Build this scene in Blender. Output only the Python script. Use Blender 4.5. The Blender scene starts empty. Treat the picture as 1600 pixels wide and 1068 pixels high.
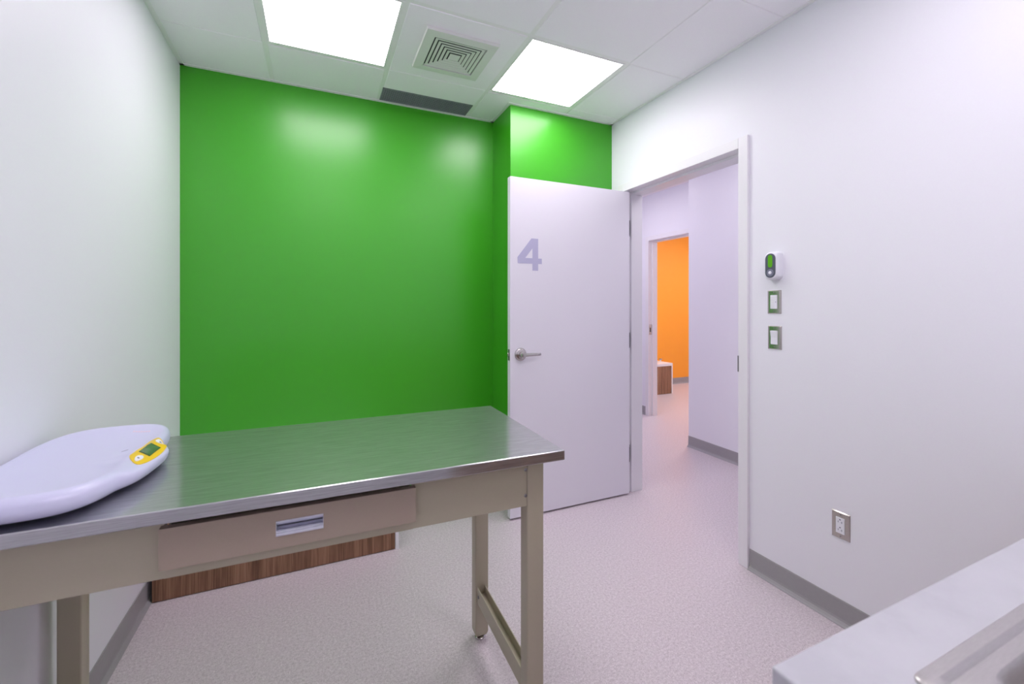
import bpy, bmesh, math, random
from mathutils import Vector, Matrix
random.seed(4)
SC = bpy.context.scene
COL = SC.collection

# ------------------------------------------------------------------ materials
def new_mat(name):
    m = bpy.data.materials.new(name); m.use_nodes = True
    nt = m.node_tree
    b = nt.nodes['Principled BSDF']
    return m, nt, b

def tex_coord(nt, scale=(1, 1, 1)):
    tc = nt.nodes.new('ShaderNodeTexCoord'); mp = nt.nodes.new('ShaderNodeMapping')
    mp.inputs['Scale'].default_value = scale
    nt.links.new(tc.outputs['Object'], mp.inputs['Vector'])
    return mp.outputs['Vector']

def noise(nt, vec, scale, detail=2.0, rough=0.5):
    n = nt.nodes.new('ShaderNodeTexNoise')
    n.inputs['Scale'].default_value = scale; n.inputs['Detail'].default_value = detail
    n.inputs['Roughness'].default_value = rough
    nt.links.new(vec, n.inputs['Vector'])
    return n.outputs['Fac']

def ramp(nt, fac, stops):
    r = nt.nodes.new('ShaderNodeValToRGB')
    e = r.color_ramp.elements
    e[0].position, e[0].color = stops[0][0], (*stops[0][1], 1)
    e[1].position, e[1].color = stops[-1][0], (*stops[-1][1], 1)
    for p, c in stops[1:-1]:
        k = e.new(p); k.color = (*c, 1)
    nt.links.new(fac, r.inputs['Fac'])
    return r.outputs['Color']

def bump(nt, b, fac, strength, dist=0.002):
    bp = nt.nodes.new('ShaderNodeBump')
    bp.inputs['Strength'].default_value = strength; bp.inputs['Distance'].default_value = dist
    nt.links.new(fac, bp.inputs['Height']); nt.links.new(bp.outputs['Normal'], b.inputs['Normal'])

def paint(name, col, rough=0.5, spec=0.5, tex=0.02, tscale=140, bstr=0.06, metallic=0.0):
    """painted or plain surface with a very fine roller texture"""
    m, nt, b = new_mat(name)
    v = tex_coord(nt)
    n = noise(nt, v, tscale, 3)
    lo = tuple(max(0, c * (1 - tex)) for c in col); hi = tuple(min(1, c * (1 + tex)) for c in col)
    nt.links.new(ramp(nt, n, [(0.3, lo), (0.7, hi)]), b.inputs['Base Color'])
    b.inputs['Roughness'].default_value = rough
    b.inputs['Specular IOR Level'].default_value = spec
    b.inputs['Metallic'].default_value = metallic
    if bstr: bump(nt, b, n, bstr, 0.001)
    return m

def emit(name, col, strength):
    m, nt, b = new_mat(name)
    b.inputs['Base Color'].default_value = (0.9, 0.9, 0.9, 1)
    b.inputs['Emission Color'].default_value = (*col, 1)
    b.inputs['Emission Strength'].default_value = strength
    return m

M = {}
M['wall_white'] = paint('wall_white', (0.815, 0.812, 0.868), 0.42, 0.4, 0.006, 220, 0.04)
M['wall_green'] = paint('wall_green', (0.046, 0.36, 0.012), 0.315, 0.62, 0.01, 220, 0.05)
M['wall_orange'] = paint('wall_orange', (0.93, 0.36, 0.022), 0.33, 0.5, 0.01, 220, 0.05)
M['ceiling_tile'] = paint('ceiling_tile', (0.92, 0.90, 0.94), 0.9, 0.1, 0.02, 420, 0.25)
M['grid'] = paint('ceiling_grid_white', (0.86, 0.85, 0.86), 0.4, 0.4, 0.004, 60, 0.0)
M['door'] = paint('door_white', (0.78, 0.765, 0.83), 0.42, 0.4, 0.006, 160, 0.03)
M['frame'] = paint('frame_white', (0.80, 0.79, 0.82), 0.35, 0.5, 0.004, 160, 0.02)
M['baseboard'] = paint('baseboard_grey', (0.33, 0.32, 0.33), 0.42, 0.4, 0.02, 80, 0.02)
M['beige'] = paint('beige_enamel', (0.43, 0.388, 0.29), 0.38, 0.5, 0.01, 180, 0.03)
M['taupe'] = paint('taupe_drawer', (0.37, 0.295, 0.237), 0.45, 0.4, 0.02, 500, 0.05)
M['black'] = paint('dark_gap', (0.02, 0.018, 0.016), 0.7, 0.2, 0.02, 60, 0)
M['plastic'] = paint('scale_plastic', (0.60, 0.60, 0.79), 0.30, 0.5, 0.004, 90, 0.0)
M['white_plastic'] = paint('white_plastic', (0.80, 0.80, 0.86), 0.35, 0.5, 0.004, 90, 0.0)
M['yellow'] = paint('panel_yellow', (0.82, 0.56, 0.01), 0.4, 0.5, 0.01, 90, 0.0)
M['lcd'] = paint('lcd_green', (0.075, 0.16, 0.06), 0.15, 0.6, 0.02, 90, 0.0)
M['lcd_dark'] = paint('lcd_border', (0.05, 0.08, 0.05), 0.25, 0.6, 0.02, 90, 0.0)
M['ink'] = paint('grey_ink', (0.18, 0.18, 0.25), 0.5, 0.4, 0.01, 90, 0.0)
M['numeral'] = paint('numeral_lavender', (0.47, 0.46, 0.63), 0.45, 0.4, 0.006, 160, 0.0)
M['device_grey'] = paint('device_face_grey', (0.10, 0.105, 0.145), 0.3, 0.5, 0.01, 90, 0.0)
M['device_ring'] = paint('device_ring_grey', (0.22, 0.22, 0.30), 0.3, 0.5, 0.01, 90, 0.0)
M['device_green'] = paint('device_window_green', (0.11, 0.42, 0.012), 0.3, 0.5, 0.01, 90, 0.0)
M['white_panel'] = paint('white_laminate', (0.80, 0.80, 0.83), 0.35, 0.5, 0.004, 90, 0.0)
M['grille'] = paint('grille_grey', (0.27, 0.28, 0.32), 0.5, 0.4, 0.02, 60, 0.0)
M['duct'] = paint('duct_shade', (0.10, 0.10, 0.11), 0.8, 0.2, 0.02, 60, 0.0)
M['diffuser'] = paint('diffuser_white', (0.72, 0.74, 0.70), 0.4, 0.5, 0.004, 60, 0.0)
LCOL = (1.035, 0.950, 1.03)
M['lens'] = emit('light_lens', LCOL, 10.8)
M['lens_near'] = emit('light_lens_counter_side', LCOL, 8.4)
M['added_hall'] = emit('added_lens_hall', (1.01, 0.945, 1.06), 6.8)  # glow of the added corridor panel outside the door
M['added_hall_far'] = emit('added_lens_hall_far', (1.01, 0.945, 1.06), 9.5)  # stronger glow for the added panel by the far doorway
M['added_orange'] = emit('added_lens_far_room', (1.0, 0.95, 0.98), 17.0)  # glow of the two panels added to light the orange room

def metal(name, col, rough, aniso=0.0, streak=None, rvar=0.0, bstr=0.0):
    m, nt, b = new_mat(name)
    b.inputs['Metallic'].default_value = 1.0
    b.inputs['Roughness'].default_value = rough
    if aniso:
        b.inputs['Anisotropic'].default_value = aniso
    v = tex_coord(nt, streak or (1, 1, 1))
    n = noise(nt, v, 60, 4, 0.6)
    lo = tuple(c * 0.93 for c in col); hi = tuple(min(1, c * 1.06) for c in col)
    nt.links.new(ramp(nt, n, [(0.25, lo), (0.75, hi)]), b.inputs['Base Color'])
    if rvar:
        mr = nt.nodes.new('ShaderNodeMapRange')
        mr.inputs['To Min'].default_value = rough - rvar; mr.inputs['To Max'].default_value = rough + rvar
        nt.links.new(n, mr.inputs['Value']); nt.links.new(mr.outputs['Result'], b.inputs['Roughness'])
    if bstr: bump(nt, b, n, bstr, 0.0006)
    return m
def brushed_top():
    m, nt, b = new_mat('brushed_steel')
    v = tex_coord(nt, (0.25, 9, 9))
    n = noise(nt, v, 60, 4, 0.6)
    c = ramp(nt, n, [(0.25, (0.455, 0.455, 0.47)), (0.75, (0.515, 0.515, 0.53))])
    b2 = nt.nodes.new('ShaderNodeBsdfPrincipled')
    for q, r in ((b, 0.13), (b2, 0.46)):
        q.inputs['Metallic'].default_value = 1.0; q.inputs['Roughness'].default_value = r
        nt.links.new(c, q.inputs['Base Color'])
    mr = nt.nodes.new('ShaderNodeMapRange'); mr.inputs['From Min'].default_value = .25; mr.inputs['From Max'].default_value = .75
    mr.inputs['To Min'].default_value = 0.30; mr.inputs['To Max'].default_value = 0.48
    nt.links.new(n, mr.inputs['Value'])
    mx = nt.nodes.new('ShaderNodeMixShader')
    nt.links.new(mr.outputs['Result'], mx.inputs['Fac']); nt.links.new(b.outputs[0], mx.inputs[1]); nt.links.new(b2.outputs[0], mx.inputs[2])
    nt.links.new(mx.outputs[0], nt.nodes['Material Output'].inputs['Surface'])
    return m
M['steel'] = brushed_top()
M['steel_plate'] = metal('steel_plate', (0.52, 0.49, 0.46), 0.24, 0.0, (9, 9, 0.4), 0.03)
M['chrome'] = metal('satin_chrome', (0.52, 0.50, 0.49), 0.22)
M['sink'] = metal('sink_steel', (0.57, 0.54, 0.53), 0.33, 0.0, (1, 8, 8), 0.05)
M['hinge'] = metal('hinge_steel', (0.30, 0.29, 0.31), 0.4)
M['handle'] = metal('handle_aluminium', (0.70, 0.70, 0.78), 0.3)

def wood_mat():
    m, nt, b = new_mat('walnut_laminate')
    v = tex_coord(nt, (1, 1, 0.045))
    big = noise(nt, v, 26, 6, 0.62)
    v2 = tex_coord(nt, (1, 1, 0.02))
    fine = noise(nt, v2, 190, 3, 0.6)
    mx = nt.nodes.new('ShaderNodeMath'); mx.operation = 'MULTIPLY_ADD'
    mx.inputs[1].default_value = 0.42
    nt.links.new(fine, mx.inputs[0])
    sc = nt.nodes.new('ShaderNodeMath'); sc.operation = 'MULTIPLY'; sc.inputs[1].default_value = 0.62
    nt.links.new(big, sc.inputs[0]); nt.links.new(sc.outputs[0], mx.inputs[2])
    c = ramp(nt, mx.outputs[0], [(0.34, (0.085, 0.038, 0.020)), (0.48, (0.210, 0.105, 0.056)), (0.58, (0.32, 0.170, 0.098)), (0.72, (0.43, 0.26, 0.16))])
    nt.links.new(c, b.inputs['Base Color'])
    b.inputs['Roughness'].default_value = 0.45
    return m
M['wood'] = wood_mat()

def floor_mat():
    m, nt, b = new_mat('speckled_vinyl')
    v = tex_coord(nt)
    n1 = noise(nt, v, 230, 3, 0.7)
    n2 = noise(nt, v, 95, 2, 0.6)
    mx = nt.nodes.new('ShaderNodeMath'); mx.operation = 'MULTIPLY_ADD'; mx.inputs[1].default_value = 0.65
    s2 = nt.nodes.new('ShaderNodeMath'); s2.operation = 'MULTIPLY'; s2.inputs[1].default_value = 0.35
    nt.links.new(n2, s2.inputs[0]); nt.links.new(n1, mx.inputs[0]); nt.links.new(s2.outputs[0], mx.inputs[2])
    c = ramp(nt, mx.outputs[0], [(0.36, (0.42, 0.365, 0.39)), (0.46, (0.56, 0.495, 0.525)), (0.55, (0.65, 0.585, 0.615)), (0.66, (0.78, 0.72, 0.745))])
    nt.links.new(c, b.inputs['Base Color'])
    b.inputs['Roughness'].default_value = 0.40
    b.inputs['Specular IOR Level'].default_value = 0.45
    bump(nt, b, n2, 0.05, 0.001)
    return m
M['floor'] = floor_mat()

def quartz_mat():
    m, nt, b = new_mat('white_quartz')
    v = tex_coord(nt)
    n = noise(nt, v, 5, 6, 0.65)
    c = ramp(nt, n, [(0.38, (0.45, 0.445, 0.485)), (0.5, (0.49, 0.485, 0.525)), (0.62, (0.51, 0.505, 0.545))])
    nt.links.new(c, b.inputs['Base Color'])
    b.inputs['Roughness'].default_value = 0.35
    return m
M['quartz'] = quartz_mat()

# ------------------------------------------------------------------ mesh builder
class MB:
    def __init__(s): s.bm = bmesh.new()
    def _add(s, tmp, mat=None):
        if mat is not None: bmesh.ops.transform(tmp, matrix=mat, verts=tmp.verts)
        me = bpy.data.meshes.new('tmp'); tmp.to_mesh(me); tmp.free()
        s.bm.from_mesh(me); bpy.data.meshes.remove(me)
        return s
    def box(s, x0, x1, y0, y1, z0, z1, bev=0.0, seg=2, mat=None):
        t = bmesh.new(); bmesh.ops.create_cube(t, size=1.0)
        bmesh.ops.scale(t, vec=(x1 - x0, y1 - y0, z1 - z0), verts=t.verts)
        bmesh.ops.translate(t, vec=((x0 + x1) / 2, (y0 + y1) / 2, (z0 + z1) / 2), verts=t.verts)
        if bev: bmesh.ops.bevel(t, geom=t.edges[:], offset=bev, segments=seg, profile=0.5, affect='EDGES')
        return s._add(t, mat)
    def prism(s, pts, z0, z1, bev=0.0, seg=2, mat=None, bev_top=False):
        """polygon in xy extruded along z"""
        t = bmesh.new()
        lo = [t.verts.new((x, y, z0)) for x, y in pts]; hi = [t.verts.new((x, y, z1)) for x, y in pts]
        n = len(pts)
        t.faces.new(lo[::-1]); top = t.faces.new(hi)
        for i in range(n): t.faces.new((lo[i], lo[(i + 1) % n], hi[(i + 1) % n], hi[i]))
        bmesh.ops.recalc_face_normals(t, faces=t.faces)
        if bev:
            g = list(top.edges) if bev_top else t.edges[:]
            bmesh.ops.bevel(t, geom=g, offset=bev, segments=seg, profile=0.5, affect='EDGES')
        return s._add(t, mat)
    def lathe(s, prof, n=32, mat=None):
        """profile (r, z) turned about z"""
        t = bmesh.new(); rings = []
        for r, z in prof:
            if r < 1e-6: rings.append([t.verts.new((0, 0, z))])
            else: rings.append([t.verts.new((r * math.cos(2 * math.pi * k / n), r * math.sin(2 * math.pi * k / n), z)) for k in range(n)])
        for a, b in zip(rings, rings[1:]):
            for k in range(n):
                k2 = (k + 1) % n
                if len(a) == 1 and len(b) > 1: t.faces.new((a[0], b[k], b[k2]))
                elif len(b) == 1 and len(a) > 1: t.faces.new((a[k], b[0], a[k2]))
                elif len(a) > 1: t.faces.new((a[k], b[k], b[k2], a[k2]))
        if len(rings[0]) > 1: t.faces.new(rings[0][::-1])
        if len(rings[-1]) > 1: t.faces.new(rings[-1])
        bmesh.ops.recalc_face_normals(t, faces=t.faces)
        return s._add(t, mat)
    def loft(s, rings, cap0=True, cap1=True, mat=None):
        t = bmesh.new(); R = [[t.verts.new(p) for p in r] for r in rings]
        n = len(R[0])
        for a, b in zip(R, R[1:]):
            for k in range(n):
                k2 = (k + 1) % n; t.faces.new((a[k], a[k2], b[k2], b[k]))
        if cap0: t.faces.new(R[0][::-1])
        if cap1: t.faces.new(R[-1])
        bmesh.ops.recalc_face_normals(t, faces=t.faces)
        return s._add(t, mat)
    def build(s, name, mat, parent=None, smooth=False, loc=None):
        me = bpy.data.meshes.new(name); s.bm.to_mesh(me); s.bm.free()
        me.materials.append(mat if not isinstance(mat, str) else M[mat])
        if smooth:
            for p in me.polygons: p.use_smooth = True
            try: me.set_sharp_from_angle(angle=math.radians(35))
            except Exception: pass
        o = bpy.data.objects.new(name, me); COL.objects.link(o)
        if parent: o.parent = parent
        if loc: o.location = loc
        return o

def tag(o, label, cat, group=None, kind=None):
    o['label'] = label; o['category'] = cat
    if group: o['group'] = group
    if kind: o['kind'] = kind
    return o
def thing(name, label, cat, loc=(0, 0, 0), rz=0.0, group=None, kind=None):
    o = bpy.data.objects.new(name, None); COL.objects.link(o)
    o.empty_display_size = 0.05
    o.location = loc; o.rotation_euler = (0, 0, rz)
    return tag(o, label, cat, group, kind)
def struct(o, label, cat): return tag(o, label, cat, kind='structure')
def bx(name, mat, args, parent=None, bev=0.0, seg=2, smooth=False):
    m = MB(); m.box(*args, bev=bev, seg=seg); return m.build(name, mat, parent, smooth)
def copy_tree(o, parent=None):
    c = o.copy(); COL.objects.link(c)
    if parent: c.parent = parent
    for ch in [k for k in bpy.data.objects if k.parent == o]: copy_tree(ch, c)
    return c
def rrect(x0, x1, y0, y1, r, z, n=8):
    out = []
    for cx, cy, a0 in ((x1 - r, y1 - r, 0), (x0 + r, y1 - r, 90), (x0 + r, y0 + r, 180), (x1 - r, y0 + r, 270)):
        for k in range(n + 1):
            a = math.radians(a0 + 90 * k / n)
            out.append((cx + r * math.cos(a), cy + r * math.sin(a), z))
    return out
ROT_X = lambda d: Matrix.Rotation(math.radians(d), 4, 'X')
ROT_Y = lambda d: Matrix.Rotation(math.radians(d), 4, 'Y')
ROT_Z = lambda d: Matrix.Rotation(math.radians(d), 4, 'Z')
T = Matrix.Translation

# ------------------------------------------------------------------ dimensions (metres)
XL, XR = -0.697, 2.012          # left and right wall
YG, YN, XN = 2.978, 2.658, 1.184  # green wall, chase front, chase side
YB = -0.32                      # wall behind the camera
H = 2.685                       # ceiling
XR2 = 2.145                     # corridor face of right wall
D0, D1, DH = 1.578, 2.512, 2.152  # door opening
XW, YWE = 3.234, 3.089          # corridor wall and its end
XO, XO2 = 3.695, 3.79           # wall with the far doorway
E0, E1, EH = 3.215, 4.143, 2.128
YE = 4.95                       # corridor end
YO = 5.67                       # orange wall
XE = 6.6

# ------------------------------------------------------------------ setting
struct(bx('floor', 'floor', (XL - .15, XE + .1, YB - .3, YO + .1, -0.10, 0.0)), 'pale pinkish grey speckled vinyl floor running out into the corridor', 'floor')
struct(bx('wall_left', 'wall_white', (XL - .12, XL, YB - .12, YG + .12, 0, H + .1)), 'white wall on the left behind the scale', 'wall')
struct(bx('wall_back', 'wall_green', (XL, XN, YG, YG + .12, 0, H + .1)), 'wide bright green wall behind the steel table', 'wall')
struct(bx('wall_alcove', 'wall_green', (XN, XR, YN, YG + .12, 0, H + .1)), 'green boxed-out wall behind the open door', 'wall')
m = MB()
m.box(XR, XR2, YB - .12, D0 - .04, 0, H + .1).box(XR, XR2, D1 + .04, YG + .12, 0, H + .1).box(XR, XR2, D0 - .04, D1 + .04, DH + .03, H + .1)
m.box(XR, XR2, YG + .12, YE, 0, H + .1)
struct(m.build('wall_right', 'wall_white'), 'white wall with the doorway, switches and outlet', 'wall')
struct(bx('wall_front', 'wall_white', (XL, XR, YB - .12, YB, 0, H + .1)), 'white wall behind the sink counter', 'wall')

# ceiling: slab carries the exposed grid, tiles hang a few millimetres lower
GX = [XL, -0.242, 0.368, 0.978, 1.588, XR]
GY = [YB, 0.115, 0.725, 1.335, 1.945, 2.555, YG]
m = MB(); m.box(XL, XR, YB, YG, H + .0028, H + .1)
A = .022
m.box(XL, XL + A, YB, YG, H - .003, H + .008).box(XL, XN, YG - A, YG, H - .003, H + .008)
m.box(XN - A, XN, YN, YG, H - .003, H + .008).box(XN - A, XR, YN - A, YN, H - .003, H + .008)
m.box(XR - A, XR, YB, YN, H - .003, H + .008).box(XL, XR, YB, YB + A, H - .003, H + .008)
ceil = struct(m.build('ceiling', 'grid'), 'white tile ceiling with exposed metal grid', 'ceiling')
t = MB()
def tile(x0, x1, y0, y1): t.box(x0, x1, y0, y1, H, H + .006, bev=.0022, seg=1)
g, sN = .012, .002
W = A - .004
# column by column, far to near
for y0, y1 in ((2.555, YG), (1.945, 2.555), (1.335, 1.945), (.725, 1.335), (.115, .725), (YB, .115)):
    far = y1 == YG; near = y0 == YB
    ya, yb = y0 + (W if near else 0), y1 - (W if far else 0)
    lit = (y0, y1) in ((1.945, 2.555), (.115, .725))
    tile(GX[0] + W, GX[1] - g, ya + (0 if near else sN), yb - (0 if far else sN))
    if not lit: tile(GX[1] + g, GX[2] - g, ya + (0 if near else g), yb - (0 if far else g))
    if far: tile(GX[2] + g, GX[3] - g, y0 + sN, 2.775)
    else: tile(GX[2] + g, GX[3] - g, ya + (0 if near else (g if y0 == 1.945 else sN)), yb - (g if y1 == 1.945 else sN))
    if far:
        t.box(GX[3] + g, XN - A + .004, y0 + g, YG - W, H, H + .006)
        t.box(XN - A + .004, GX[4] - g, y0 + g, YN - W, H, H + .006)
        tile(GX[4] + g, XR - W, y0 + sN, YN - W)
    else:
        e = g if y0 >= 1.945 else .003
        if not lit: tile(GX[3] + g, GX[4] - e, ya + (0 if near else g), yb - (0 if far else g))
        tile(GX[4] + e, XR - W, ya + (0 if near else sN), yb - (.005 if y1 == 1.945 else sN))
t.build('ceiling_tile', 'ceiling_tile', ceil)

# corridor and far room
struct(bx('wall_corridor', 'wall_white', (XW, XO2, YB - .3, YWE, 0, H + .1)), 'pale corridor wall straight across from the doorway', 'wall')
m = MB()
m.box(XO, XO2, YWE, E0 - .04, 0, H + .1).box(XO, XO2, E1 + .04, YO, 0, H + .1).box(XO, XO2, E0 - .04, E1 + .04, EH + .03, H + .1)
struct(m.build('wall_hall', 'wall_white'), 'lavender white corridor wall around the far doorway', 'wall')
struct(bx('wall_corridor_end', 'wall_white', (XR2, XO, YE, YE + .1, 0, H + .1)), 'white wall closing the corridor', 'wall')
struct(bx('wall_corridor_start', 'wall_white', (XR2, XW, YB - .3, YB - .2, 0, H + .1)), 'white wall at the near end of the corridor', 'wall')
struct(bx('wall_orange', 'wall_orange', (XO2, XE, YO, YO + .1, 0, H + .1)), 'bright orange wall seen through the far doorway', 'wall')
struct(bx('wall_far_side', 'wall_white', (XE, XE + .1, YWE - .5, YO + .1, 0, H + .1)), 'white side wall of the orange room', 'wall')
struct(bx('wall_far_near', 'wall_white', (XO2, XE, YWE - .5, YWE - .4, 0, H + .1)), 'white near wall of the orange room', 'wall')
struct(bx('ceiling_corridor', 'ceiling_tile', (XR2, XO, YB - .3, YE, H, H + .1)), 'white corridor ceiling', 'ceiling')
struct(bx('ceiling_far_room', 'ceiling_tile', (XO2, XE, YWE - .5, YO, H, H + .1)), 'white ceiling of the orange room', 'ceiling')

# baseboards: vinyl cove with a small toe
def cove(m, p0, p1, nrm):
    """p0->p1 along the wall, nrm points into the room"""
    prof = [(0, 0), (.021, 0), (.0215, .002), (.014, .008), (.0075, .016), (.0055, .025), (.0045, .098), (.003, .1016), (0, .1016)]
    r = []
    for p in (p0, p1):
        r.append([(p[0] + nrm[0] * a, p[1] + nrm[1] * a, z) for a, z in prof])
    m.loft(r)
    return m
struct(cove(MB(), (XL, YB), (XL, YG), (1, 0)).build('baseboard_left', 'baseboard'), 'grey vinyl baseboard along the left wall', 'baseboard')
struct(cove(MB(), (XR, YB), (XR, 1.522), (-1, 0)).build('baseboard_right', 'baseboard'), 'grey vinyl baseboard under the outlet', 'baseboard')
m = MB(); cove(m, (.425, YG), (XN, YG), (0, -1)); cove(m, (XN, YG), (XN, YN), (-1, 0)); cove(m, (XN, YN), (XR, YN), (0, -1))
struct(m.build('baseboard_back', 'baseboard'), 'grey vinyl baseboard along the green wall', 'baseboard')
struct(cove(MB(), (XW, YB - .2), (XW, YWE), (-1, 0)).build('baseboard_corridor', 'baseboard'), 'grey vinyl baseboard on the wall across the corridor', 'baseboard')
struct(cove(MB(), (XO, E1 + .058), (XO, YE), (-1, 0)).build('baseboard_hall', 'baseboard'), 'grey vinyl baseboard beside the far doorway', 'baseboard')
struct(cove(MB(), (5.0, YO), (XE, YO), (0, -1)).build('baseboard_orange', 'baseboard'), 'grey baseboard below the orange wall', 'baseboard')

# door frames (steel, with stop)
def frame_mesh(xa, xb, y0, y1, zh, face, stop0, stop1):
    """xa..xb depth, y0..y1 rabbet opening, zh rabbet head, face width, stop along x stop0..stop1"""
    m = MB(); s = .016
    for (a, b) in ((y0 - face, y0), (y1, y1 + face)):
        m.box(xa, xb, a, b, 0, zh + face, bev=.0015, seg=1)
    m.box(xa, xb, y0, y1, zh, zh + face, bev=.0012, seg=1)
    m.box(stop0, stop1, y0, y0 + s, 0, zh - s, bev=.001, seg=1).box(stop0, stop1, y1 - s, y1, 0, zh - s, bev=.001, seg=1)
    m.box(stop0, stop1, y0, y1, zh - s, zh, bev=.001, seg=1)
    return m
fr = struct(frame_mesh(1.996, 2.161, D0, D1, DH, .054, 2.062, 2.161).build('trim_1', 'frame'), 'white steel frame around the open doorway', 'door frame')
k = MB(); k.box(1.9945, 2.03, D0 - .001, D0 + .002, .995, 1.078, bev=.0008, seg=1); k.box(1.9935, 1.9975, D0 - .004, D0 + .002, .995, 1.078, bev=.0008, seg=1)
k.build('strike_plate', 'hinge', fr)
fr2 = struct(frame_mesh(3.681, 3.806, E0, E1, EH, .054, 3.735, 3.806).build('trim_2', 'frame'), 'white steel frame of the doorway into the orange room', 'door frame')
k = MB(); k.box(3.69, 3.732, E1 - .0025, E1 + .001, .985, 1.11, bev=.001, seg=1); k.build('strike_plate', 'chrome', fr2)
k = MB(); k.box(3.702, 3.716, E1 - .0035, E1 - .002, 1.02, 1.07); k.build('strike_slot', 'black', fr2)

# the open door leaf
LY0, LY1, LX0, LX1, LZ1 = 2.467, 2.509, 1.097, 2.0215, 2.142
door = thing('door_1', 'white flush door standing open with a pale lavender number four', 'door', (LX1, LY0, 0), kind='structure')
def dl(x): return x - LX1
bx('door_leaf', 'door', (dl(LX0), 0, 0, LY1 - LY0, .012, LZ1), door, bev=.0018)
# the numeral 4
def n4(px, py): return (dl(1.146) + (px - 128) / 170 * .172, 1.764 - (py - 100) / 216 * .204)
outer = [n4(*p) for p in ((225, 100), (272, 100), (272, 233), (298, 233), (298, 270), (270, 270), (270, 316), (232, 316), (232, 270), (130, 270), (128, 230))]
tri = [n4(*p) for p in ((181, 233), (232, 233), (232, 166))]
def quad(pts): return pts
m = MB(); TH = .0012
RX = Matrix(((1, 0, 0, 0), (0, 0, 1, 0), (0, 1, 0, 0), (0, 0, 0, 1)))  # xy -> xz
pieces = [[(232, 166), (232, 100), (272, 100), (272, 316), (232, 316)],             # stem
          [(128, 230), (225, 100), (232, 100), (232, 166), (181, 233), (128, 233)],  # diagonal
          [(128, 233), (232, 233), (232, 270), (130, 270)],                          # bar
          [(272, 233), (298, 233), (298, 270), (272, 270)]]
for p in pieces: m.prism([n4(*q) for q in p], -TH, 0.0005, mat=RX)
m.build('numeral', 'numeral', door)
# lever handle on both faces
def lever(sgn, y):
    h = MB()
    R = ROT_X(90) if sgn < 0 else ROT_X(-90)
    base = T((dl(1.166), y, 1.032)) @ R
    h.lathe([(0, 0), (.040, 0), (.041, .003), (.039, .008), (.033, .010), (.031, .012), (.026, .0125), (.018, .015), (.016, .030), (.0165, .034), (.0175, .037), (.0175, .052), (.015, .056), (0, .057)], 40, base)
    rings = []
    for (x, w, d, off) in ((0.0, .0115, .009, .046), (.02, .0115, .008, .047), (.055, .0105, .0065, .047), (.095, .0095, .0055, .046), (.118, .009, .005, .044), (.124, .007, .003, .043)):
        rg = []
        for q in range(16):
            a = 2 * math.pi * q / 16
            rg.append((dl(1.166) + x, y + sgn * (off + d * math.cos(a)), 1.032 + w * math.sin(a)))
        rings.append(rg)
    h.loft(rings)
    h.build('lever_handle', 'chrome', door, smooth=True)
lever(-1, 0.0); lever(1, LY1 - LY0)
k = MB(); k.box(dl(LX0) - .0012, dl(LX0) + .001, .009, .033, .995, 1.065, bev=.0005, seg=1); lp = k.build('latch_plate', 'hinge', door)
k = MB(); k.box(dl(LX0) - .010, dl(LX0), .014, .028, 1.020, 1.042, bev=.002, seg=1); k.build('latch_bolt', 'chrome', lp)
for z in (1.888, 1.092, .285):
    k = MB(); k.box(.0003, .0035, .000, .040, z - .053, z + .053, bev=.0005, seg=1)
    k.box(.0035, .038, .0405, .0435, z - .053, z + .053, bev=.0005, seg=1)
    k.box(-.0035, .0028, -.0012, .002, z - .053, z + .053, bev=.0008, seg=1)
    k.build('hinge', 'hinge', door)

# ------------------------------------------------------------------ ceiling fittings
def light(cx, cy, label, lens='lens', z=H, group='square ceiling light panels'):
    l = thing('ceiling_light', label, 'light', (cx, cy, z), group=group)
    f = MB(); o, i = .293, .281
    for a in ((-o, o, -o, -i), (-o, o, i, o), (-o, -i, -i, i), (i, o, -i, i)): f.box(*a, .0005, .0027, bev=.0005, seg=1)
    f.build('light_frame', 'grid', l)
    bx('light_lens', lens, (-i, i, -i, i, .0012, .0026), l)
    return l
light(.063, 2.25, 'glowing square light panel in the ceiling, left of the vent')
light(1.283, 2.25, 'glowing square light panel in the ceiling, right of the vent')
light(.063, .42, 'square ceiling light panel over the end of the table by the counter', 'lens_near')
light(1.283, .42, 'square ceiling light panel over the sink counter', 'lens_near')
light(2.69, 2.0, 'added unseen light panel for the corridor outside the door', 'added_hall', H - .0028, 'added corridor lights')  # out of view, added to light the corridor
light(2.75, 3.9, 'added unseen light panel for the corridor by the far doorway', 'added_hall_far', H - .0028, 'added corridor lights')  # second added panel, brightens the corridor near the far doorway
light(4.7, 4.1, 'added unseen light panel just inside the orange room', 'added_orange', H - .0028, 'added orange room lights')  # unseen, added so the orange room is lit
light(5.8, 4.3, 'added unseen light panel deep in the orange room', 'added_orange', H - .0028, 'added orange room lights')  # another unseen panel added for the orange room's light

# square louvred diffuser
v = thing('air_diffuser', 'square white air vent with concentric louvres between the two light panels', 'air vent', (.675, 2.262, H))
m = MB()
def ring_sq(m, r0, z0, r1, z1, th=.0025):
    """square collar from half-size r0 at z0 to half-size r1 at z1"""
    def sq(r, z): return [(-r, -r, z), (r, -r, z), (r, r, z), (-r, r, z)]
    m.loft([sq(r0, z0), sq(r1, z1), sq(r1 - th, z1), sq(r0 - th, z0), sq(r0, z0)], False, False)
def flat_sq(m, r0, r1, z0, z1):
    for a in ((-r0, r0, -r0, -r1), (-r0, r0, r1, r0), (-r0, -r1, -r1, r1), (r1, r0, -r1, r1)): m.box(*a, z0, z1)
def sqr(r, z): return [(-r, -r, z), (r, -r, z), (r, r, z), (-r, r, z)]
m.loft([sqr(.190, -.0005), sqr(.186, -.014), sqr(.139, -.017), sqr(.136, -.004), sqr(.139, -.0005), sqr(.190, -.0005)], False, False)
m.build('vent_frame', 'diffuser', v)
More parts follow.
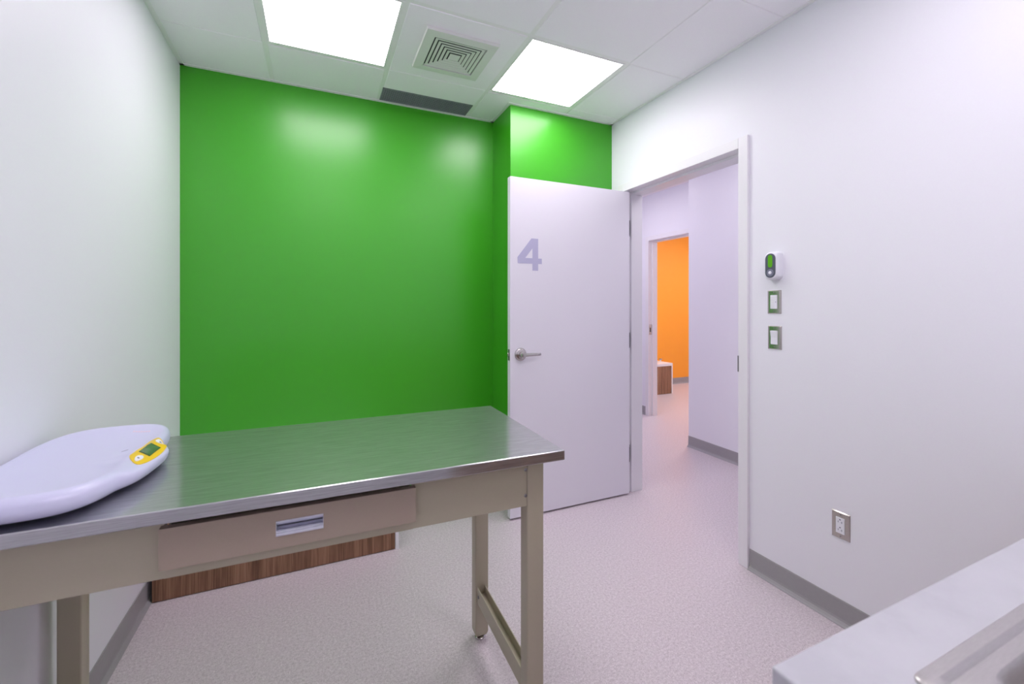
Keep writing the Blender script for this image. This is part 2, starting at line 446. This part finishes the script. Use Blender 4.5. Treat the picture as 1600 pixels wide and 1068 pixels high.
bx('duct_plate', 'duct', (-.138, .138, -.138, .138, -.0025, -.0005), v)
for q in range(5):
    r = .1315 - q * .0205
    m = MB(); m.loft([sqr(r, -.0150), sqr(r - .0145, -.0125), sqr(r - .0145, -.0110), sqr(r, -.0135), sqr(r, -.0150)], False, False)
    m.build('louvre', 'diffuser', v)
m = MB(); m.loft([sqr(.027, -.0135), sqr(.029, -.0150), sqr(.024, -.0160)]); m.build('centre_plate', 'diffuser', v)

# egg-crate return grille next to the green wall
gr = thing('return_grille', 'narrow grey perforated ceiling grille along the top of the green wall', 'grille', (.668, 2.866, H))
m = MB(); hx, hy = .293, .084
for a in ((-hx, hx, -hy, -hy + .006), (-hx, hx, hy - .006, hy), (-hx, -hx + .006, -hy, hy), (hx - .006, hx, -hy, hy)): m.box(*a, -.002, .0027)
m.build('grille_frame', 'grille', gr)
m = MB(); n = 46
for q in range(1, n): x = -hx + 2 * hx * q / n; m.box(x - .0014, x + .0014, -hy, hy, -.0012, .0020)
n = 13
for q in range(1, n): y = -hy + 2 * hy * q / n; m.box(-hx, hx, y - .0014, y + .0014, -.0010, .0020)
m.build('grille_mesh', 'grille', gr)
bx('duct_plate', 'duct', (-hx, hx, -hy, hy, .0021, .0027), gr)

# ------------------------------------------------------------------ exam table
TZ = .914
tb = thing('exam_table', 'stainless steel topped exam table with a beige metal frame and drawer', 'table', (-.010, 1.418, 0), math.radians(-.9))
m = MB(); m.box(-.678, .678, -.310, .310, TZ - .0295, TZ, bev=.0028, seg=3)
m.build('tabletop', 'steel', tb)
FY = -.258
LXR, LXL = .636, -.666
legs = ((LXR - .055, LXR, FY, FY + .050), (LXR - .055, LXR, .222, .272), (LXL, LXL + .055, FY, FY + .050), (LXL, LXL + .055, .222, .272))
for x0, x1, y0, y1 in legs:
    m = MB()
    cx, cy = (x0 + x1) / 2, (y0 + y1) / 2; hw, hd = (x1 - x0) / 2, (y1 - y0) / 2
    m.loft([rrect(cx - hw + i, cx + hw - i, cy - hd + i, cy + hd - i, .005, z, 3) for i, z in ((.012, .013), (.004, .020), (.0, .032), (0, .8845))])
    lg = m.build('leg', 'beige', tb, smooth=True)
    m = MB(); m.lathe([(0, 0), (.018, 0), (.021, .003), (.021, .007), (.017, .010), (.008, .0115), (.008, .016), (0, .016)], 24, T((cx, cy, 0)))
    m.build('glide_foot', 'chrome', lg, smooth=True)
AZ = .7455
XA, XB = LXL + .055, LXR - .055
DX0, DX1 = -.291, .2505
# front apron, open where the drawer runs
m = MB(); m.box(XA + .001, DX0 + .006, FY + .001, FY + .018, AZ, .884, bev=.0015, seg=1); m.box(DX1 - .006, XB - .001, FY + .001, FY + .018, AZ, .884, bev=.0015, seg=1)
m.box(DX0 + .004, DX1 - .004, FY + .001, FY + .018, AZ, .778)
ap = m.build('apron', 'beige', tb)
for z in (.853, .777):
    m = MB(); m.lathe([(0, 0), (.005, 0), (.005, .002), (.0035, .003), (0, .003)], 12, T((XB - .0055, FY + .001, z)) @ ROT_X(90))
    m.build('bolt', 'hinge', ap, smooth=True)
bx('apron', 'beige', (XA + .001, XB - .001, .254, .271, AZ, .884), tb, bev=.0015, seg=1)
bx('apron', 'beige', (LXR - .020, LXR - .002, FY + .050, .222, AZ, .884), tb, bev=.0015, seg=1)
bx('apron', 'beige', (LXL + .002, LXL + .020, FY + .050, .222, AZ, .884), tb, bev=.0015, seg=1)
# stretchers: U channels open at the top between front and rear legs
def stretcher(xa, xb):
    m = MB(); th = .003
    m.box(xa, xa + th, FY + .050, .222, .158, .219); m.box(xb - th, xb, FY + .050, .222, .158, .219); m.box(xa + th, xb - th, FY + .050, .222, .158, .190)
    o = m.build('stretcher', 'beige', tb)
    b = MB(); b.lathe([(0, 0), (.006, 0), (.006, .003), (0, .004)], 12, T((xa + .0005, .205, .190)) @ ROT_Y(-90)); b.build('bolt', 'hinge', o)
stretcher(LXR - .048, LXR - .013); stretcher(LXL + .013, LXL + .048)
# drawer
dz0, dz1 = .773, .8615
dr = bpy.data.objects.new('drawer', None); COL.objects.link(dr); dr.parent = tb; dr.location = (0, 0, 0); dr.empty_display_size = .05
HX0, HX1, HZ0, HZ1 = -.0715, .0295, .8015, .8365
m = MB(); y0, y1 = FY - .019, FY - .001
m.box(DX0, HX0, y0, y1, dz0, dz1).box(HX1, DX1, y0, y1, dz0, dz1).box(HX0, HX1, y0, y1, dz0, HZ0).box(HX0, HX1, y0, y1, HZ1, dz1)
bmesh.ops.remove_doubles(m.bm, verts=m.bm.verts, dist=1e-5)
m.build('drawer_front', 'taupe', dr)
m = MB(); th = .004
m.box(DX0 + .0065, DX0 + .0065 + th, FY, .20, .784, .852).box(DX1 - .0065 - th, DX1 - .0065, FY, .20, .784, .852)
m.box(DX0 + .0065 + th, DX1 - .0065 - th, FY, .20, .784, .787).box(DX0 + .0065 + th, DX1 - .0065 - th, .196, .20, .787, .852)
m.build('drawer_box', 'beige', dr)
m = MB()
# recessed cup pull: back plate, shallow cup, rolled lower lip
def strip(prof):   # profile (y,z) extruded along x
    m.loft([[(HX0 + .0006, y, z) for y, z in prof], [(HX1 - .0006, y, z) for y, z in prof]])
yf = y0
strip([(yf - .0015, HZ1), (yf - .0015, HZ1 - .002), (yf + .001, HZ1 - .0025), (yf + .007, HZ1 - .012), (yf + .0145, HZ0 + .016), (yf + .0150, HZ0 + .012), (yf + .0150, HZ0 + .006), (yf + .017, HZ0 + .006), (yf + .017, HZ1)])
strip([(yf + .012, HZ0), (yf - .002, HZ0), (yf - .003, HZ0 + .003), (yf - .002, HZ0 + .0065), (yf + .0005, HZ0 + .0075), (yf + .001, HZ0 + .0105), (yf + .004, HZ0 + .012), (yf + .008, HZ0 + .011), (yf + .012, HZ0 + .008)])
m.box(HX0, HX0 + .0012, yf - .0015, yf + .016, HZ0, HZ1).box(HX1 - .0012, HX1, yf - .0015, yf + .016, HZ0, HZ1)
m.build('drawer_pull', 'handle', dr)

# ------------------------------------------------------------------ baby / pet scale
SCX, SCY = -.538, 1.418
sc = thing('weighing_scale', 'white curved tray scale with a yellow display panel lying on the steel table', 'scale', (SCX, SCY, TZ))
HW, HL = .147, .299
def rad(phi):
    """outline radius at angle phi in plan: rounded tray plus the display bulge on its right side"""
    c, s = abs(math.cos(phi)), abs(math.sin(phi)); p = 3.5
    r = ((c / HW) ** p + (s / HL) ** p) ** (-1 / p)
    if math.cos(phi) > 0:
        r += .032 * bulge(r * math.sin(phi)) * math.cos(phi) ** .5
    return r
def bulge(y):
    """0..1 swelling of the right side that carries the display"""
    d = y + .045
    w = max(0.0, 1 - abs(d / (.135 if d > 0 else .155)) ** 2.4)
    return w * w * (3 - 2 * w)
def crestq(phi):
    w = bulge(rad(phi) * math.sin(phi)) if math.cos(phi) > 0 else 0.0
    return .90 - .24 * w, w
def ztop(q, phi):
    cq, w = crestq(phi)
    crest = .0475 + .010 * abs(math.sin(phi)) ** 2 + .002 * w
    if q <= cq:
        u = q / cq
        return .034 + (crest - .034) * u ** 3.2
    u = (q - cq) / (1 - cq)
    edge = .033
    drop = (1 - (1 - u * u) ** .5) if w < .02 else (1 - w) * (1 - max(0, 1 - u * u) ** .5) + w * (.52 * u + .48 * (1 - max(0, 1 - u ** 6) ** .5))
    return crest - (crest - edge) * drop
NP = 160
qs = [.06, .18, .3, .42, .52, .6, .66, .7, .74, .78, .82, .86, .89, .92, .945, .965, .98, .992, 1.0]
m = MB(); t_ = bmesh.new()
ctr = t_.verts.new((0, 0, .034)); rings = []
for q in qs:
    rings.append([t_.verts.new((q * rad(2 * math.pi * k / NP) * math.cos(2 * math.pi * k / NP), q * rad(2 * math.pi * k / NP) * math.sin(2 * math.pi * k / NP), ztop(q, 2 * math.pi * k / NP))) for k in range(NP)])
for q, z in ((1.0, .028), (.992, .022), (.975, .016), (.945, .0115), (.90, .009)):
    rings.append([t_.verts.new((q * rad(2 * math.pi * k / NP) * math.cos(2 * math.pi * k / NP), q * rad(2 * math.pi * k / NP) * math.sin(2 * math.pi * k / NP), z)) for k in range(NP)])
for k in range(NP): t_.faces.new((ctr, rings[0][k], rings[0][(k + 1) % NP]))
for a, b in zip(rings, rings[1:]):
    for k in range(NP): t_.faces.new((a[k], b[k], b[(k + 1) % NP], a[(k + 1) % NP]))
t_.faces.new(rings[-1][::-1])
bmesh.ops.recalc_face_normals(t_, faces=t_.faces)
m._add(t_)
body = m.build('tray', 'plastic', sc, smooth=True)
for p in body.data.polygons: p.use_smooth = True
try:
    a = body.data.attributes.get('sharp_edge')
    if a: body.data.attributes.remove(a)
except Exception: pass
for sx in (-.07, .06):
    for sy in (-.14, .16):
        m = MB(); m.lathe([(0, 0), (.014, 0), (.015, .002), (.015, .0095), (0, .0095)], 20, T((sx, sy, 0))); m.build('foot', 'black', sc, smooth=True)
def zs(x, y):
    phi = math.atan2(y, x); q = math.hypot(x, y) / rad(phi)
    return ztop(min(q, 1), phi)
def decal(name, poly, off, mat, parent, th=.0012, step=.006):
    """thin shell that follows the tray surface inside a plan polygon (x,y local to the scale)"""
    t = bmesh.new()
    f = t.faces.new([t.verts.new((x, y, 0)) for x, y in poly])
    xs = [p[0] for p in poly]; ys = [p[1] for p in poly]
    x = min(xs) + step
    while x < max(xs):
        bmesh.ops.bisect_plane(t, geom=t.verts[:] + t.edges[:] + t.faces[:], plane_co=(x, 0, 0), plane_no=(1, 0, 0)); x += step
    y = min(ys) + step
    while y < max(ys):
        bmesh.ops.bisect_plane(t, geom=t.verts[:] + t.edges[:] + t.faces[:], plane_co=(0, y, 0), plane_no=(0, 1, 0)); y += step
    ret = bmesh.ops.extrude_face_region(t, geom=t.faces[:])
    up = [g_ for g_ in ret['geom'] if isinstance(g_, bmesh.types.BMVert)]
    ups = set(up)
    for vv in t.verts: vv.co.z = zs(vv.co.x, vv.co.y) + (off if vv in ups else off - th)
    bmesh.ops.recalc_face_normals(t, faces=t.faces)
    mm = MB(); mm._add(t)
    return mm.build(name, mat, parent)
def L(x, y): return (x - SCX, y - SCY)
def smooth_poly(pts, n=2):
    for _ in range(n):
        out = []
        for i in range(len(pts)):
            a, b = pts[i], pts[(i + 1) % len(pts)]
            out += [(a[0] * .75 + b[0] * .25, a[1] * .75 + b[1] * .25), (a[0] * .25 + b[0] * .75, a[1] * .25 + b[1] * .75)]
        pts = out
    return pts
pan = smooth_poly([(.114, -.03), (.119, -.066), (.150, -.124), (.164, -.094), (.1715, -.04), (.172, .01), (.164, .062), (.148, .098), (.119, .104), (.113, .055)], 2)
pn = decal('control_panel', pan, .0012, 'yellow', sc, step=.005)
scr = decal('lcd_screen', [(.1245, -.017), (.157, -.054), (.160, .020), (.128, .056)], .0020, 'lcd_dark', pn)
decal('lcd_glass', [(.1268, -.0155), (.1555, -.0485), (.158, .017), (.131, .046)], .0026, 'lcd', scr)
b1 = decal('power_button', smooth_poly([(.130, -.058), (.141, -.103), (.1495, -.082), (.1485, -.062), (.139, -.047)], 2), .0024, 'white_plastic', pn)
decal('button_mark', [(.1365, -.069), (.1415, -.078), (.1435, -.075), (.1385, -.067)], .0030, 'ink', b1)
b2 = decal('tare_button', smooth_poly([(.133, .066), (.136, .090), (.150, .088), (.159, .050)], 2), .0024, 'white_plastic', pn)
decal('button_mark', [(.144, .068), (.148, .060), (.1505, .064), (.147, .072)], .0030, 'ink', b2)
M['pale_red'] = paint('pale_red_print', (0.78, 0.58, 0.68), 0.4, 0.5, 0.01, 90, 0.0)
m = None
for q in range(7):
    x0 = .040 + q * .0068; y0 = .222 - q * .0030
    decal('lettering', [(x0, y0), (x0 + .0045, y0 - .002), (x0 + .0045, y0 + .008 - .002), (x0, y0 + .008)], .0004, 'pale_red', sc, .0006)
decal('printed_mark', [(.068, .052), (.0795, .060), (.079, .063), (.0675, .055)], .0004, 'ink', sc, .0006)

# ------------------------------------------------------------------ benches
def bench(name, label, loc, w, d, hgt):
    b = thing(name, label, 'bench', loc)
    # origin: front left bottom corner; +x right, +y to the wall
    bx('front_panel', 'wood', (0, w - .022, 0.004, .024, 0.003, hgt - .042), b, bev=.001, seg=1)
    bx('bench_top', 'white_panel', (0, w, 0, d, hgt - .040, hgt), b, bev=.002, seg=1)
    bx('end_panel', 'white_panel', (w - .020, w, 0, d, 0, hgt - .0405), b, bev=.0015, seg=1)
    bx('end_panel', 'white_panel', (0, .02, .026, d, 0, hgt - .0405), b, bev=.0015, seg=1)
    return b
bench('wall_bench', 'low bench with walnut front and white top behind the steel table', (-.674, 2.438, 0), 1.088, YG - 2.438 - .001, .462)
bench('wall_bench', 'low walnut and white bench against the orange wall', (3.812, 5.056, 0), 1.155, YO - 5.056 - .001, .464)
kb = thing('bench_knob', 'tiny chrome knob standing on the bench in the orange room', 'knob', (4.905, 5.25, .464))
m = MB(); m.lathe([(0, 0), (.017, 0), (.017, .003), (.011, .005), (.010, .034), (0, .034)], 20); m.build('stem', 'white_plastic', kb, smooth=True)
m = MB(); m.lathe([(0, .034), (.022, .034), (.026, .037), (.026, .046), (.022, .050), (0, .051)], 24); m.build('cap', 'chrome', kb, smooth=True)

# ------------------------------------------------------------------ sink counter
CX0, CY1, CZ = .502, .352, .900
SX0, SX1, SY0, SY1 = .630, 1.20, -.19, .272
def slab_with_hole(name, x0, x1, y0, y1, hx0, hx1, hy0, hy1, z0, z1, mat, r=.02):
    t = bmesh.new()
    O = rrect(x0, x1, y0, y1, .004, 0, 8); I = rrect(hx0, hx1, hy0, hy1, r, 0, 8)
    n = len(O)
    def ringv(P, z): return [t.verts.new((p[0], p[1], z)) for p in P]
    Oi = rrect(x0 + .003, x1 - .003, y0 + .003, y1 - .003, .004, 0, 8)
    R = [ringv(I, z0), ringv(O, z0), ringv(O, z1 - .003), ringv(rrect(x0 + .001, x1 - .001, y0 + .001, y1 - .001, .004, 0, 8), z1 - .001), ringv(Oi, z1), ringv(I, z1)]
    for a, b in zip(R, R[1:] + R[:1]):
        for k in range(n): t.faces.new((a[k], a[(k + 1) % n], b[(k + 1) % n], b[k]))
    bmesh.ops.recalc_face_normals(t, faces=t.faces)
    mm = MB(); mm._add(t); return mm.build(name, mat)
ct = slab_with_hole('countertop', CX0, XR - .001, YB + .001, CY1, SX0 + .02, SX1 - .02, SY0 + .02, SY1 - .02, CZ - .040, CZ, 'quartz', .06)
tag(ct, 'white stone countertop with faint grey veining in the corner beside the right wall', 'countertop')
sk = thing('sink', 'stainless steel drop-in sink set in the white countertop', 'sink', (0, 0, 0))
m = MB()
def sr(inset, z, r): return rrect(SX0 + inset, SX1 - inset, SY0 + inset, SY1 - inset, r, z, 8)
m.loft([sr(.006, CZ + .0002, .010), sr(0, CZ + .0002, .012), sr(.0005, CZ + .004, .012), sr(.003, CZ + .0062, .012), sr(.016, CZ + .0068, .012), sr(.0205, CZ + .0035, .014), sr(.0225, CZ + .0015, .016),
        sr(.025, CZ + .0018, .02), sr(.038, CZ + .0022, .075), sr(.042, CZ - .002, .078), sr(.046, CZ - .016, .076), sr(.060, CZ - .150, .07), sr(.078, CZ - .172, .06), sr(.12, CZ - .178, .05),
        sr(.12, CZ - .180, .05), sr(.075, CZ - .175, .06), sr(.057, CZ - .150, .07), sr(.043, CZ - .016, .076), sr(.039, CZ - .004, .075)], False, False)
m.build('basin', 'sink', sk, smooth=True)
bx('basin_floor', 'sink', (SX0 + .115, SX1 - .115, SY0 + .115, SY1 - .115, CZ - .1795, CZ - .178), sk)
m = MB(); m.lathe([(0, 0), (.012, 0), (.03, .002), (.042, .003), (.044, .0005), (.044, -.001), (0, -.001)], 32, T(((SX0 + SX1) / 2, (SY0 + SY1) / 2, CZ - .177))); m.build('drain', 'chrome', sk, smooth=True)
cb = thing('sink_cabinet', 'base cabinet with white end panel under the stone countertop', 'cabinet', (0, 0, 0))
cz = CZ - .0405
bx('end_panel', 'white_panel', (CX0 + .012, CX0 + .032, YB + .002, CY1 - .030, 0, cz), cb, bev=.001, seg=1)
bx('end_panel', 'white_panel', (XR - .040, XR - .020, YB + .002, CY1 - .030, 0, cz), cb, bev=.001, seg=1)
bx('bottom_panel', 'white_panel', (CX0 + .032, XR - .040, YB + .002, CY1 - .032, .10, .118), cb)
bx('toe_kick', 'baseboard', (CX0 + .032, XR - .040, CY1 - .09, CY1 - .075, 0, .10), cb)
bx('back_panel', 'white_panel', (CX0 + .032, XR - .040, YB + .002, YB + .010, .118, cz), cb)
dw = (XR - .040 - CX0 - .032) / 3
for q in range(3):
    x0 = CX0 + .032 + q * dw
    d = bx('cabinet_door', 'wood', (x0 + .002, x0 + dw - .002, CY1 - .030, CY1 - .012, .102, cz - .004), cb, bev=.001, seg=1)
    h = MB(); xx = x0 + dw - .05
    h.box(xx - .005, xx + .005, CY1 + .012, CY1 + .020, cz - .19, cz - .06, bev=.002).box(xx - .004, xx + .004, CY1 - .012, CY1 + .014, cz - .18, cz - .17).box(xx - .004, xx + .004, CY1 - .012, CY1 + .014, cz - .08, cz - .07)
    h.build('pull_handle', 'chrome', d)

# ------------------------------------------------------------------ wall plates on the right wall
# local frame: x along the wall (towards the camera is +x), y out of the wall, z up
RW = math.radians(90)
def wall_thing(name, label, cat, y, z, group=None):
    o = thing(name, label, cat, (XR, y, z), RW, group)  # local +x -> world +y, local +y -> world -x
    return o
def plate(parent, w, h, mat='steel_plate', sw=.0335, sh=.0665):
    m = MB(); b = .0035; R = .40
    def yb(x): return .0052 - x * x / (2 * R)
    XS = [-1, -.8, -.62, -.485, -.24, 0, .24, .485, .62, .8, 1]
    t = bmesh.new()
    hw, hh = w / 2, h / 2
    xs = [q * (hw - b) for q in XS]
    i0, i1 = 3, 7
    def row(z): return [t.verts.new((x, yb(x), z)) for x in xs]
    rows = [row(z) for z in (-(hh - b), -sh / 2, sh / 2, hh - b)]
    for k in range(3):
        for j in range(len(xs) - 1):
            if k == 1 and i0 <= j < i1: continue
            t.faces.new((rows[k][j], rows[k][j + 1], rows[k + 1][j + 1], rows[k + 1][j]))
    edge = rows[0] + [rows[1][-1], rows[2][-1]] + rows[3][::-1] + [rows[2][0], rows[1][0]]
    lip = [t.verts.new((math.copysign(hw, v_.co.x) if abs(v_.co.x) > hw - b - 1e-6 else v_.co.x, .0012, math.copysign(hh, v_.co.z) if abs(v_.co.z) > hh - b - 1e-6 else v_.co.z)) for v_ in edge]
    back = [t.verts.new((v_.co.x, 0, v_.co.z)) for v_ in lip]
    n_ = len(edge)
    for A_, B_ in ((edge, lip), (lip, back)):
        for k in range(n_): t.faces.new((A_[k], A_[(k + 1) % n_], B_[(k + 1) % n_], B_[k]))
    bmesh.ops.recalc_face_normals(t, faces=t.faces)
    if sum(f.normal.y for f in t.faces if abs(f.normal.y) > .9) < 0: bmesh.ops.reverse_faces(t, faces=t.faces)
    m._add(t)
    p = m.build('cover_plate', mat, parent, smooth=True)
    for s in (-1, 1):
        m = MB(); m.lathe([(0, 0), (.0032, 0), (.003, .001), (0, .0016)], 14, T((0, .0055, s * (h / 2 - .0115))) @ ROT_X(-90))
        m.box(-.0026, .0026, .0066, .0072, s * (h / 2 - .0115) - .0004, s * (h / 2 - .0115) + .0004)
        m.build('screw', 'hinge', p)
    return p
PW, PH = .0690, .1125
# timer switch
s1 = wall_thing('timer_switch', 'steel wall plate with a white push-button timer, directly under the dark oval device', 'light switch', 1.3915, 1.3545)
plate(s1, PW, PH)
bx('switch_body', 'white_plastic', (-.0165, .0165, .0005, .0085, -.033, .033), s1, bev=.0012)
for q in range(5):
    z = .0235 - q * .0118
    bx('push_button', 'white_panel', (-.002, .0135, .0083, .0102, z - .0042, z + .0042), s1, bev=.0008, seg=1)
m = MB(); m.box(-.0125, -.0095, .0084, .0091, -.002, .002); m.build('indicator', 'ink', s1)
# rocker switch
s2 = wall_thing('rocker_switch', 'steel wall plate with a plain white rocker, lower of the two switches', 'light switch', 1.3900, 1.1835)
plate(s2, PW, PH)
m = MB()
m.loft([[(-.0163, y, z) for y, z in ((.0005, -.0328), (.0072, -.0328), (.0085, -.031), (.0078, 0), (.0118, .031), (.0105, .0328), (.0005, .0328))], [(.0163, y, z) for y, z in ((.0005, -.0328), (.0072, -.0328), (.0085, -.031), (.0078, 0), (.0118, .031), (.0105, .0328), (.0005, .0328))]])
m.build('rocker', 'white_plastic', s2)
# outlet
s3 = wall_thing('power_outlet', 'white double power outlet in a steel plate low on the right wall', 'outlet', 1.1005, .4135)
plate(s3, .0705, PH)
ob = bx('outlet_face', 'white_plastic', (-.0165, .0165, .0005, .0080, -.033, .033), s3, bev=.001)
for zc in (.0165, -.0165):
    m = MB()
    m.box(-.0078, -.0058, .0078, .0084, zc - .006, zc + .0025); m.box(.0058, .0078, .0078, .0084, zc - .005, zc + .0025)
    m.box(-.0075, -.0035, .0078, .0084, zc - .0025, zc - .0008)
    m.lathe([(0, 0), (.003, 0), (.003, .0006), (0, .0006)], 12, T((0, .0078, zc + .0085)) @ ROT_X(-90))
    m.build('socket_slots', 'ink', ob)
# capsule device
dv = wall_thing('wall_dispenser', 'white wall device with a dark oval face, green window and round button', 'wall device', 1.384, 1.527)
def caps(hw, hh, y, n=12):
    r = hw; out = []
    for k in range(n + 1): a = math.pi * k / n; out.append((r * math.cos(a), y, hh - r + r * math.sin(a)))
    for k in range(n + 1): a = math.pi + math.pi * k / n; out.append((r * math.cos(a), y, -(hh - r) + r * math.sin(a)))
    return out
def rr_xz(hw, hh, r, y): return [(p[0], y, p[1]) for p in rrect(-hw, hw, -hh, hh, r, 0, 8)]
m = MB(); m.loft([rr_xz(.034, .066, .018, 0), rr_xz(.034, .066, .018, .010), rr_xz(.033, .0655, .020, .028), rr_xz(.0315, .0645, .026, .036), rr_xz(.029, .062, .028, .0395), rr_xz(.026, .059, .026, .041)])
m.build('housing', 'white_plastic', dv, smooth=True)
m = MB(); m.loft([caps(.0255, .058, .040), caps(.0255, .058, .0424), caps(.0243, .0568, .0432)]); fc = m.build('face', 'device_grey', dv)
DZ = .021
m = MB(); m.loft([[(p[0], p[1], p[2] + DZ) for p in caps(.0112, .030, y)] for y in (.0428, .0438)]); m.build('window', 'device_green', fc)
m = MB(); m.lathe([(0, 0), (.0175, 0), (.0165, .0012), (0, .0012)], 28, T((0, .0428, -.0335)) @ ROT_X(-90)); bt = m.build('button_ring', 'device_ring', fc, smooth=True)
m = MB(); m.lathe([(0, 0), (.0078, 0), (.0074, .002), (.004, .0032), (0, .0036)], 24, T((0, .0436, -.0335)) @ ROT_X(-90)); m.build('button', 'white_plastic', bt, smooth=True)

# ------------------------------------------------------------------ world, camera, view
w = bpy.data.worlds.new('world'); SC.world = w; w.use_nodes = True
w.node_tree.nodes['Background'].inputs[0].default_value = (0.02, 0.02, 0.022, 1)
w.node_tree.nodes['Background'].inputs[1].default_value = 1.0
cam = bpy.data.cameras.new('camera'); co = bpy.data.objects.new('camera', cam); COL.objects.link(co)
cam.sensor_width = 36; cam.sensor_fit = 'HORIZONTAL'; cam.lens = 679.369 / 1600 * 36
cam.shift_x = 0; cam.shift_y = -(534 - 477.855) / 1600
cam.clip_start = .02
co.location = (0, 0, 1.335); co.rotation_euler = (math.radians(90), 0, -.4224)
cam.dof.use_dof = True; cam.dof.focus_distance = 2.5; cam.dof.aperture_fstop = 4.0
SC.camera = co
SC.view_settings.view_transform = 'Standard'; SC.view_settings.look = 'None'
SC.view_settings.gamma = 1; SC.view_settings.use_curve_mapping = False
SC.view_settings.exposure = 0.13
try:
    SC.cycles.diffuse_bounces = 8; SC.cycles.max_bounces = 14; SC.cycles.use_denoising = True
    SC.cycles.sample_clamp_indirect = 8
except Exception: pass
